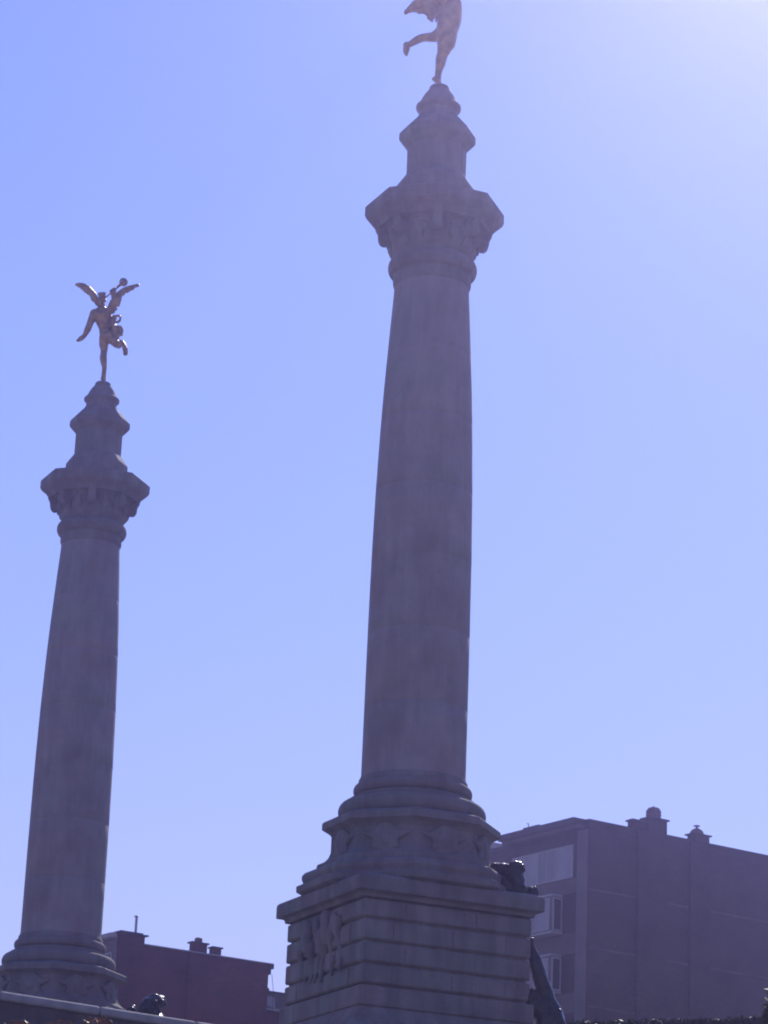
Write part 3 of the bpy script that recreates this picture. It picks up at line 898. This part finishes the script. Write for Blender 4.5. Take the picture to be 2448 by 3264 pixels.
finish('wall', bm, M_DARKSTONE, root)
bm = bmesh.new()
seg_box(bm, -30, 26, -0.03, 0.47, PTOP - 0.16, PTOP, 28)
rel(bm, root)
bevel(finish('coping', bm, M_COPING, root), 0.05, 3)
tag(root, 'dark stone parapet with pale rounded coping sloping across the lower left corner', 'parapet')

# ------------------------------------------------------------------ foliage
def leaves(bm, centers, n, size, rnd, squash=1.0):
    for _ in range(n):
        c, r = rnd.choice(centers)
        d = Vector((rnd.gauss(0, 1), rnd.gauss(0, 1), rnd.gauss(0, 1))).normalized() * (r * rnd.uniform(0.45, 1.08))
        d.z *= squash
        p = Vector(c) + d
        nrm = Vector((rnd.gauss(0, 1), rnd.gauss(0, 1), rnd.gauss(0.3, 1))).normalized()
        t = nrm.orthogonal().normalized()
        t = Matrix.Rotation(rnd.uniform(0, 6.28), 3, nrm) @ t
        b = nrm.cross(t)
        s = size * rnd.uniform(0.6, 1.3)
        v = [bm.verts.new(p + q) for q in (-t * s, -t * s * 0.2 + b * s * 0.42 + nrm * s * 0.08, t * s * 0.9, -t * s * 0.2 - b * s * 0.42 + nrm * s * 0.08)]
        bm.faces.new(v)

def tree(loc, centers, label, cat, mat, n, size, seed, name='tree'):
    rnd = random.Random(seed)
    root = empty(name, loc)
    loc = Vector(loc)
    bm = bmesh.new()
    cs = [(Vector(c) - loc, r) for c, r in centers]
    mean = sum((c for c, r in cs), Vector()) / len(cs)
    fork = Vector((mean.x * 0.5, mean.y * 0.5, mean.z * 0.55))
    limb(bm, [(Vector((0, 0, -0.1)), 0.17), (fork * 0.5 + Vector((0.06, 0, 0)), 0.13), (fork, 0.11)], 10)
    for c, r in cs:
        limb(bm, [(fork, 0.075), (fork.lerp(c, 0.6) + Vector((rnd.uniform(-.1, .1), 0, rnd.uniform(-.1, .1))), 0.045), (c, 0.018)], 6)
        for k in range(4):
            d = Vector((rnd.gauss(0, 1), rnd.gauss(0, 1), abs(rnd.gauss(0, 1)))).normalized() * r
            limb(bm, [(c, 0.018), (c + d, 0.006)], 5)
    finish('trunk', bm, M_BARK, root, smooth=60)
    bm = bmesh.new()
    leaves(bm, cs, n, size, rnd)
    finish('crown', bm, mat, root, recalc=False)
    tag(root, label, cat)
    return root

rnd = random.Random(21)
cs = []
for u, v, Y, r in ((60, 3262, 45.6, 0.34), (190, 3268, 45.8, 0.40), (300, 3262, 45.4, 0.40), (420, 3300, 45.7, 0.42), (-60, 3270, 45.5, 0.4), (120, 3340, 45.3, 0.5), (260, 3350, 45.2, 0.5), (0, 3370, 45.5, 0.5), (390, 3390, 45.4, 0.45), (180, 3440, 45.4, 0.55)):
    cs.append((at(u, v + 62, Y), r))
tree((at(180, 3300, 45.4).x, 45.4, -1.6), cs, 'reddish leafy shrub crown in front of the parapet at bottom left', 'tree', M_LEAFRED, 6500, 0.06, 4, 'shrub_tree')
cs = []
for u, v, Y, r in ((2472, 3246, 47, 0.22), (2525, 3195, 47, 0.42), (2600, 3150, 47.2, 0.5), (2540, 3290, 46.9, 0.4), (2640, 3280, 47, 0.5), (2720, 3180, 47.2, 0.5), (2500, 3340, 47, 0.4)):
    cs.append((at(u, v, Y), r))
tree((at(2580, 3300, 47).x, 47, -1.6), cs, 'leafy tree just entering the frame at the bottom right corner', 'tree', M_LEAF, 4500, 0.07, 6, 'leafy_tree')

# clipped hedge behind the middle pedestal
hz = 9.10
hA, hB = at(1500, 3258, 58.8), at(2560, 3231, 55.4)
k = hz / hA.z; hA = hA * k; k = hz / hB.z; hB = hB * k
hd = Vector((hB.x - hA.x, hB.y - hA.y, 0)); hl = hd.length; hd.normalize(); hn = Vector((-hd.y, hd.x, 0))
root = empty('clipped_hedge', (hA.x, hA.y, DECK), math.atan2(hd.y, hd.x))
bm = bmesh.new()
rnd = random.Random(31)
box(bm, 2.2, hl + 3, 0.12, 1.1, 0.0, hz - DECK - 0.12)
finish('stems', bm, M_LEAFDARK, root)
bm = bmesh.new()
for i in range(15000):
    s = rnd.uniform(2.1, hl + 3)
    if rnd.random() < 0.45:
        p = Vector((s, rnd.uniform(0.05, 1.15), hz - DECK - 0.08 + rnd.gauss(0, 0.035)))
    else:
        p = Vector((s, 0.1 + rnd.gauss(0, 0.03), rnd.uniform(0.1, hz - DECK - 0.05)))
    nrm = Vector((rnd.gauss(0, 1), rnd.gauss(0, 1), rnd.gauss(0, 1))).normalized()
    t = nrm.orthogonal().normalized(); b = nrm.cross(t); q = rnd.uniform(0.03, 0.07)
    bm.faces.new([bm.verts.new(p + w) for w in (-t * q, b * q * 0.5, t * q, -b * q * 0.5)])
finish('foliage', bm, M_LEAFDARK, root, recalc=False)
tag(root, 'dark clipped hedge with level top along the bottom right edge below the apartment block', 'hedge')

# ------------------------------------------------------------------ apartment block (right)
def wall_frame(P, az):
    """empty rotation so that local +x runs along the wall and local -y faces out toward the viewer's side"""
    a = math.radians(az)
    return math.atan2(math.cos(a), math.sin(a))

PR = Vector((10.0258, 130.0))
AR = 55.5
root = empty('apartment_block', (PR.x, PR.y, DECK), wall_frame(PR, AR))
apt = root
Z = lambda z: z - DECK
# local frame: x along gable (right, away), y into the building (left side wall runs along +y)
GL, SL = 16.0, 14.0
bm = bmesh.new()
box(bm, 0, GL, 0, SL, -0.3, Z(28.95))
finish('wall', bm, M_BRICK, root)
# gable parapet
bm = bmesh.new()
box(bm, -0.004, GL, -0.02, 0.30, Z(28.95), Z(29.34))
finish('gable_parapet', bm, M_BRICK, root)
bm = bmesh.new()
box(bm, -0.04, GL + 0.05, -0.06, 0.36, Z(29.341), Z(29.40))
bevel(finish('gable_coping', bm, M_FASCIA, root), 0.015, 1)
# projecting flue breasts
for x0, x1, zt in ((2.86, 4.68, 29.36), (6.05, 7.30, 29.36)):
    bm = bmesh.new()
    box(bm, x0, x1, -0.16, -0.002, 0, Z(29.30))
    bevel(finish('flue_breast', bm, M_BRICK, root), 0.01, 1)
# string courses
for z in (26.15, 23.46, 20.8, 18.1):
    for x0, x1 in ((0.1, 2.845), (4.695, 6.035), (7.315, GL)):
        bm = bmesh.new()
        box(bm, x0, x1, -0.035, -0.002, Z(z - 0.05), Z(z + 0.05))
        bevel(finish('string_course', bm, M_STRING, root), 0.008, 1)
# chimneys
ch = None
bm = bmesh.new()
box(bm, 3.44, 4.57, -0.17, 0.42, Z(29.30), Z(29.98))
ch = bevel(finish('chimney', bm, M_BRICK, root), 0.012, 1)
bm = bmesh.new(); box(bm, 3.43, 4.68, -0.24, 0.50, Z(29.98), Z(30.06)); bevel(finish('chimney_cap', bm, M_TAR, ch), 0.012, 1)
bm = bmesh.new()
stack(bm, [(r_ * 0.78, Z(z_)) for r_, z_ in ((0.44, 30.05), (0.44, 30.2), (0.47, 30.21), (0.47, 30.26), (0.44, 30.27), (0.44, 30.34), (0.47, 30.35), (0.46, 30.41), (0.40, 30.50), (0.33, 30.57), (0.16, 30.60), (0.10, 30.63), (0.06, 30.66))], 18, center=(3.98, 0.13))
finish('chimney_pot', bm, M_TERRA, ch, smooth=30)
bm = bmesh.new()
box(bm, 2.54, 3.435, 0.02, 0.28, Z(29.401), Z(29.72))
ch = finish('chimney', bm, M_BRICK, root)
bm = bmesh.new(); box(bm, 2.46, 3.435, -0.06, 0.36, Z(29.72), Z(29.79)); box(bm, 2.6, 3.435, 0.0, 0.3, Z(29.79), Z(29.85)); finish('chimney_cap', bm, M_TAR, ch)
bm = bmesh.new()
box(bm, 6.28, 7.20, -0.17, 0.38, Z(29.30), Z(29.66))
ch = bevel(finish('chimney', bm, M_BRICK, root), 0.012, 1)
bm = bmesh.new(); box(bm, 6.17, 7.31, -0.24, 0.46, Z(29.66), Z(29.73)); bevel(finish('chimney_cap', bm, M_TAR, ch), 0.012, 1)
bm = bmesh.new()
stack(bm, [(0.33, Z(29.73)), (0.33, Z(29.82)), (0.28, Z(29.91)), (0.20, Z(29.98)), (0.14, Z(30.0)), (0.12, Z(30.02))], 18, center=(6.65, 0.12))
stack(bm, [(0.05, Z(30.01)), (0.05, Z(30.14))], 8, center=(6.65, 0.12))
stack(bm, [(0.17, Z(30.14)), (0.15, Z(30.165)), (0.05, Z(30.20))], 12, center=(6.65, 0.12))
finish('chimney_pot', bm, M_TERRA, ch, smooth=30)
# flat roof, deep eaves over the bay side
bm = bmesh.new()
box(bm, 0.2, GL - 0.05, 0.37, SL + 0.3, Z(28.95), Z(29.18))
rf = finish('roof', bm, M_TAR, root)
bm = bmesh.new()
box(bm, -0.62, 0.19, 0.37, 6.1, Z(29.16), Z(29.46))
bevel(finish('eaves_fascia', bm, M_FASCIA, rf), 0.02, 1)
bm = bmesh.new()
box(bm, -0.45, 0.19, 0.37, 6.0, Z(28.98), Z(29.158))
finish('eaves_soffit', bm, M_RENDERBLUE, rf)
bm = bmesh.new()
box(bm, 0.1, 2.4, 3.9, 5.1, Z(29.461), Z(29.78))
hs = bevel(finish('roof_housing', bm, M_TAR, rf), 0.015, 1)
bm = bmesh.new()
tube(bm, [Vector((0.2, 4.8, Z(29.75))), Vector((0.2, 4.8, Z(29.95)))], 0.02, 6)
tube(bm, [Vector((0.2, 4.75, Z(29.95))), Vector((0.2, 4.95, Z(29.99)))], 0.015, 6)
finish('antenna', bm, M_TAR, hs)
# pale corner strip on the bay side
bm = bmesh.new()
box(bm, -0.05, -0.002, 0.02, 0.78, 0, Z(28.94))
bevel(finish('corner_strip', bm, M_RENDER, root), 0.01, 1)
# spandrel bands on the side wall between the bays
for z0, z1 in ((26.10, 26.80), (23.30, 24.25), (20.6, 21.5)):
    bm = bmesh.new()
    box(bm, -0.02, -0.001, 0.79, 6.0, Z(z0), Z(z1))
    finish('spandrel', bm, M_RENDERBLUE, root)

def side_window(name, y0, y1, z0, z1, x, divs, pane_m, root, first_pale=None):
    """window in the wall that faces -x; frame bars stand proud of the panes"""
    bm = bmesh.new()
    fw = 0.06
    box(bm, x - 0.06, x, y0, y1, Z(z0), Z(z0 + fw))
    box(bm, x - 0.06, x, y0, y1, Z(z1 - fw), Z(z1))
    for yy in [y0] + divs + [y1 - fw]:
        box(bm, x - 0.06, x, yy, yy + fw, Z(z0 + fw), Z(z1 - fw))
    w = finish(name, bm, M_WHITE, root)
    ed = [y0] + divs + [y1 - fw]
    for i, (p, q) in enumerate(zip(ed, ed[1:])):
        bm = bmesh.new()
        box(bm, x - 0.035, x - 0.012, p + fw, q, Z(z0 + fw), Z(z1 - fw))
        finish('pane', bm, pane_m[i % len(pane_m)], w)
    return w
# top floor: glazed gallery
side_window('gallery_window', 1.05, 5.6, 26.82, 28.36, -0.022, [2.28, 2.93, 3.6, 4.55], [M_SHUTTER, M_SHUTTER_SHADE, M_SHUTTER_SHADE, M_SHUTTER], root)
# two bays with white shuttered fronts, dark side light toward the gable
for zb, zt in ((24.36, 25.98), (21.62, 23.22), (18.9, 20.5)):
    bm = bmesh.new()
    box(bm, -0.62, -0.021, 1.82, 5.2, Z(zb), Z(zt))
    bay = bevel(finish('bay', bm, M_RENDER, root), 0.012, 1)
    bm = bmesh.new()
    box(bm, -0.68, -0.021, 1.76, 5.26, Z(zb - 0.10), Z(zb - 0.001))
    box(bm, -0.66, -0.021, 1.78, 5.24, Z(zt + 0.001), Z(zt + 0.10))
    bevel(finish('bay_sill', bm, M_WHITE, bay), 0.01, 1)
    side_window('front_window', 1.98, 5.1, zb + 0.05, zt - 0.08, -0.622, [2.98, 4.0], [M_SHUTTER, M_SHUTTER_SHADE, M_SHUTTER], bay)
    # side light (faces -y)
    bm = bmesh.new()
    for bx in ((-0.60, -0.53), (-0.12, -0.05)):
        box(bm, bx[0], bx[1], 1.77, 1.818, Z(zb + 0.03), Z(zt - 0.05))
    box(bm, -0.53, -0.12, 1.77, 1.818, Z(zb + 0.03), Z(zb + 0.10)); box(bm, -0.53, -0.12, 1.77, 1.818, Z(zt - 0.12), Z(zt - 0.05))
    fr = finish('side_window', bm, M_WHITE, bay)
    bm = bmesh.new(); box(bm, -0.53, -0.12, 1.79, 1.817, Z(zb + 0.10), Z(zt - 0.12)); finish('pane', bm, M_GLASS, fr)
tag(apt, 'brown brick apartment block with chimneys and white bays on the right', 'building', 'buildings behind the columns')

# lower wing beyond the apartment block
nb = empty('terraced_house', (6.6, 150.0, DECK), wall_frame(None, AR))
bm = bmesh.new()
box(bm, -2.2, 8, 0, 10, -0.3, Z(32.0))
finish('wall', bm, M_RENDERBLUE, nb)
bm = bmesh.new()
box(bm, -2.35, 8.1, -0.25, 10.1, Z(32.0), Z(32.38))
bevel(finish('roof_edge', bm, M_COPING, nb), 0.03, 1)
for y in (0.6, 2.0):
    bm = bmesh.new()
    box(bm, -2.26, -2.201, y, y + 1.0, Z(30.2), Z(31.4))
    w = finish('window', bm, M_WHITE, nb)
    bm = bmesh.new(); box(bm, -2.28, -2.262, y + 0.07, y + 0.93, Z(30.27), Z(31.33)); finish('pane', bm, M_SHUTTER, w)
for x in (-1.6, 0.2, 2.0):
    bm = bmesh.new()
    box(bm, x, x + 1.0, -0.06, -0.001, Z(30.2), Z(31.5))
    w = finish('window', bm, M_WHITE, nb)
    bm = bmesh.new(); box(bm, x + 0.07, x + 0.93, -0.08, -0.062, Z(30.27), Z(31.43)); finish('pane', bm, M_SHUTTER, w)
tag(nb, 'pale building with bright roof edge glimpsed between middle pedestal and apartment block', 'building', 'buildings behind the columns')

# ------------------------------------------------------------------ brick building (left)
PL = Vector((-10.3586, 120.0))
root = empty('brick_building', (PL.x, PL.y, DECK), wall_frame(PL, 56))
bm = bmesh.new()
box(bm, 0.0, 7.5, 0.0, 9, -0.3, Z(20.98))
finish('wall', bm, M_REDBRICK, root)
bm = bmesh.new()
box(bm, 1.28, 7.50, -0.02, 0.4, Z(20.981), Z(21.09))
finish('gable_parapet', bm, M_REDBRICK, root)
bm = bmesh.new()
box(bm, 1.28, 7.72, -0.08, 0.46, Z(21.091), Z(21.14))
bevel(finish('gable_coping', bm, M_ZINC, root), 0.01, 1)
bm = bmesh.new()
box(bm, 7.501, 7.72, -0.08, 9, Z(20.90), Z(21.085)); box(bm, 7.501, 7.62, -0.02, 9, Z(20.66), Z(20.897))
bevel(finish('eaves', bm, M_TAR, root), 0.01, 1)
bm = bmesh.new()
box(bm, 0.02, 1.27, -0.03, 1.6, Z(20.981), Z(21.44))
tower = bevel(finish('stair_head', bm, M_REDBRICK, root), 0.01, 1)
bm = bmesh.new()
box(bm, -0.03, 1.41, -0.12, 1.75, Z(21.44), Z(21.50)); box(bm, 0.1, 1.2, 0.0, 1.5, Z(21.50), Z(21.57))
bevel(finish('flat_cap', bm, M_TAR, tower), 0.01, 1)
bm = bmesh.new(); stack(bm, [(0.055, Z(21.55)), (0.055, Z(22.18)), (0.05, Z(22.21))], 10, center=(0.87, 0.1)); stack(bm, [(0.03, Z(22.20)), (0.12, Z(22.26)), (0.10, Z(22.28))], 10, center=(0.87, 0.1))
finish('metal_flue', bm, M_ZINC, tower, smooth=40)
bm = bmesh.new(); box(bm, 3.47, 4.36, -0.10, -0.002, 0, Z(20.97)); bevel(finish('flue_breast', bm, M_REDBRICK, root), 0.01, 1)
bm = bmesh.new(); box(bm, 3.62, 4.32, -0.06, 0.26, Z(21.141), Z(21.50)); c1 = bevel(finish('chimney', bm, M_REDBRICK, root), 0.01, 1)
bm = bmesh.new(); box(bm, 3.54, 4.39, -0.12, 0.32, Z(21.50), Z(21.56)); finish('chimney_cap', bm, M_TAR, c1)
bm = bmesh.new(); stack(bm, [(0.16, Z(21.56)), (0.165, Z(21.62)), (0.17, Z(21.73)), (0.12, Z(21.77))], 14, center=(3.96, 0.1)); finish('chimney_pot', bm, M_TERRA, c1, smooth=40)
bm = bmesh.new(); box(bm, 4.68, 5.10, 0.06, 0.36, Z(21.141), Z(21.44)); c2 = finish('chimney', bm, M_REDBRICK, root)
bm = bmesh.new(); box(bm, 4.63, 5.16, 0.0, 0.42, Z(21.44), Z(21.50)); finish('chimney_cap', bm, M_TAR, c2)
# pale street front on the left side (faces -x)
bm = bmesh.new(); box(bm, -0.04, -0.002, 0.03, 8.8, 0, Z(21.3)); finish('street_front', bm, M_RENDER, root)
bm = bmesh.new(); box(bm, -0.35, -0.041, 0.0, 8.9, Z(21.22), Z(21.42)); bevel(finish('eaves_fascia', bm, M_COPING, root), 0.02, 1)
for zz in (19.2, 16.6, 14.0):
    for y in (0.35, 1.75, 3.15, 4.55):
        bm = bmesh.new(); box(bm, -0.09, -0.041, y, y + 0.95, Z(zz), Z(zz + 1.45)); w = finish('window', bm, M_WHITE, root)
        bm = bmesh.new(); box(bm, -0.11, -0.092, y + 0.07, y + 0.88, Z(zz + 0.07), Z(zz + 1.38)); finish('pane', bm, M_GLASS, w)
# hanging cable at the far end
bm = bmesh.new(); tube(bm, [Vector((7.66, -0.03, Z(20.68))), Vector((7.72, -0.03, Z(20.3))), Vector((7.78, -0.03, Z(19.95))), Vector((7.80, -0.03, Z(17)))], 0.012, 5); finish('cable', bm, M_TAR, root)
tag(root, 'low red brick building with chimneys and thin flue, right of the left column', 'building', 'buildings behind the columns')

# low house between the brick building and the middle pedestal
a56 = math.radians(56)
PH = PL + Vector((math.sin(a56), math.cos(a56))) * 7.85
root = empty('low_house', (PH.x, PH.y, DECK), wall_frame(PL, 56))
bm = bmesh.new(); box(bm, -0.02, 6, 0.6, 8, -0.3, Z(19.2)); finish('wall', bm, M_REDBRICK, root)
bm = bmesh.new()
prism(bm, [(-0.12, Z(19.2)), (6.1, Z(19.2)), (6.1, Z(19.3)), (-0.12, Z(19.3))], 0.4, 8.2)
rf = finish('roof', bm, M_COPING, root)
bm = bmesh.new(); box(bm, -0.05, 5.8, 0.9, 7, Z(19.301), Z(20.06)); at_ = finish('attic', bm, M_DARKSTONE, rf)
bm = bmesh.new(); box(bm, -0.12, 5.9, 0.8, 7.1, Z(20.06), Z(20.12)); finish('attic_roof', bm, M_TAR, at_)
bm = bmesh.new(); stack(bm, [(0.14, Z(20.12)), (0.15, Z(20.24)), (0.10, Z(20.30)), (0.03, Z(20.32))], 10, center=(0.32, 1.2)); finish('roof_vent', bm, M_TAR, at_)
bm = bmesh.new(); prism(bm, [(0.15, Z(19.45)), (0.62, Z(19.40)), (0.55, Z(19.85)), (0.2, Z(19.9))], 0.84, 0.899); finish('dormer_window', bm, M_SHUTTER, at_)
tag(root, 'small low house with flat attic squeezed between red brick building and middle pedestal', 'building', 'buildings behind the columns')

# ------------------------------------------------------------------ volume added to stand in for lens glare, lifting dark silhouettes
bm = bmesh.new()
box(bm, -1520, 1520, -620, 2420, -3.6, 34.5)
hm = bpy.data.materials.new('glare_haze')
hm.use_nodes = True
ht = hm.node_tree
ht.nodes.clear()
ho = ht.nodes.new('ShaderNodeOutputMaterial')
hv = ht.nodes.new('ShaderNodeVolumePrincipled')
hv.inputs['Color'].default_value = (*GLARE_HAZE_COLOR, 1)
hv.inputs['Density'].default_value = GLARE_HAZE_DENSITY
hv.inputs['Anisotropy'].default_value = GLARE_HAZE_G
ht.links.new(hv.outputs[0], ho.inputs['Volume'])
tag(finish('glare_haze', bm, hm), kind='stuff')
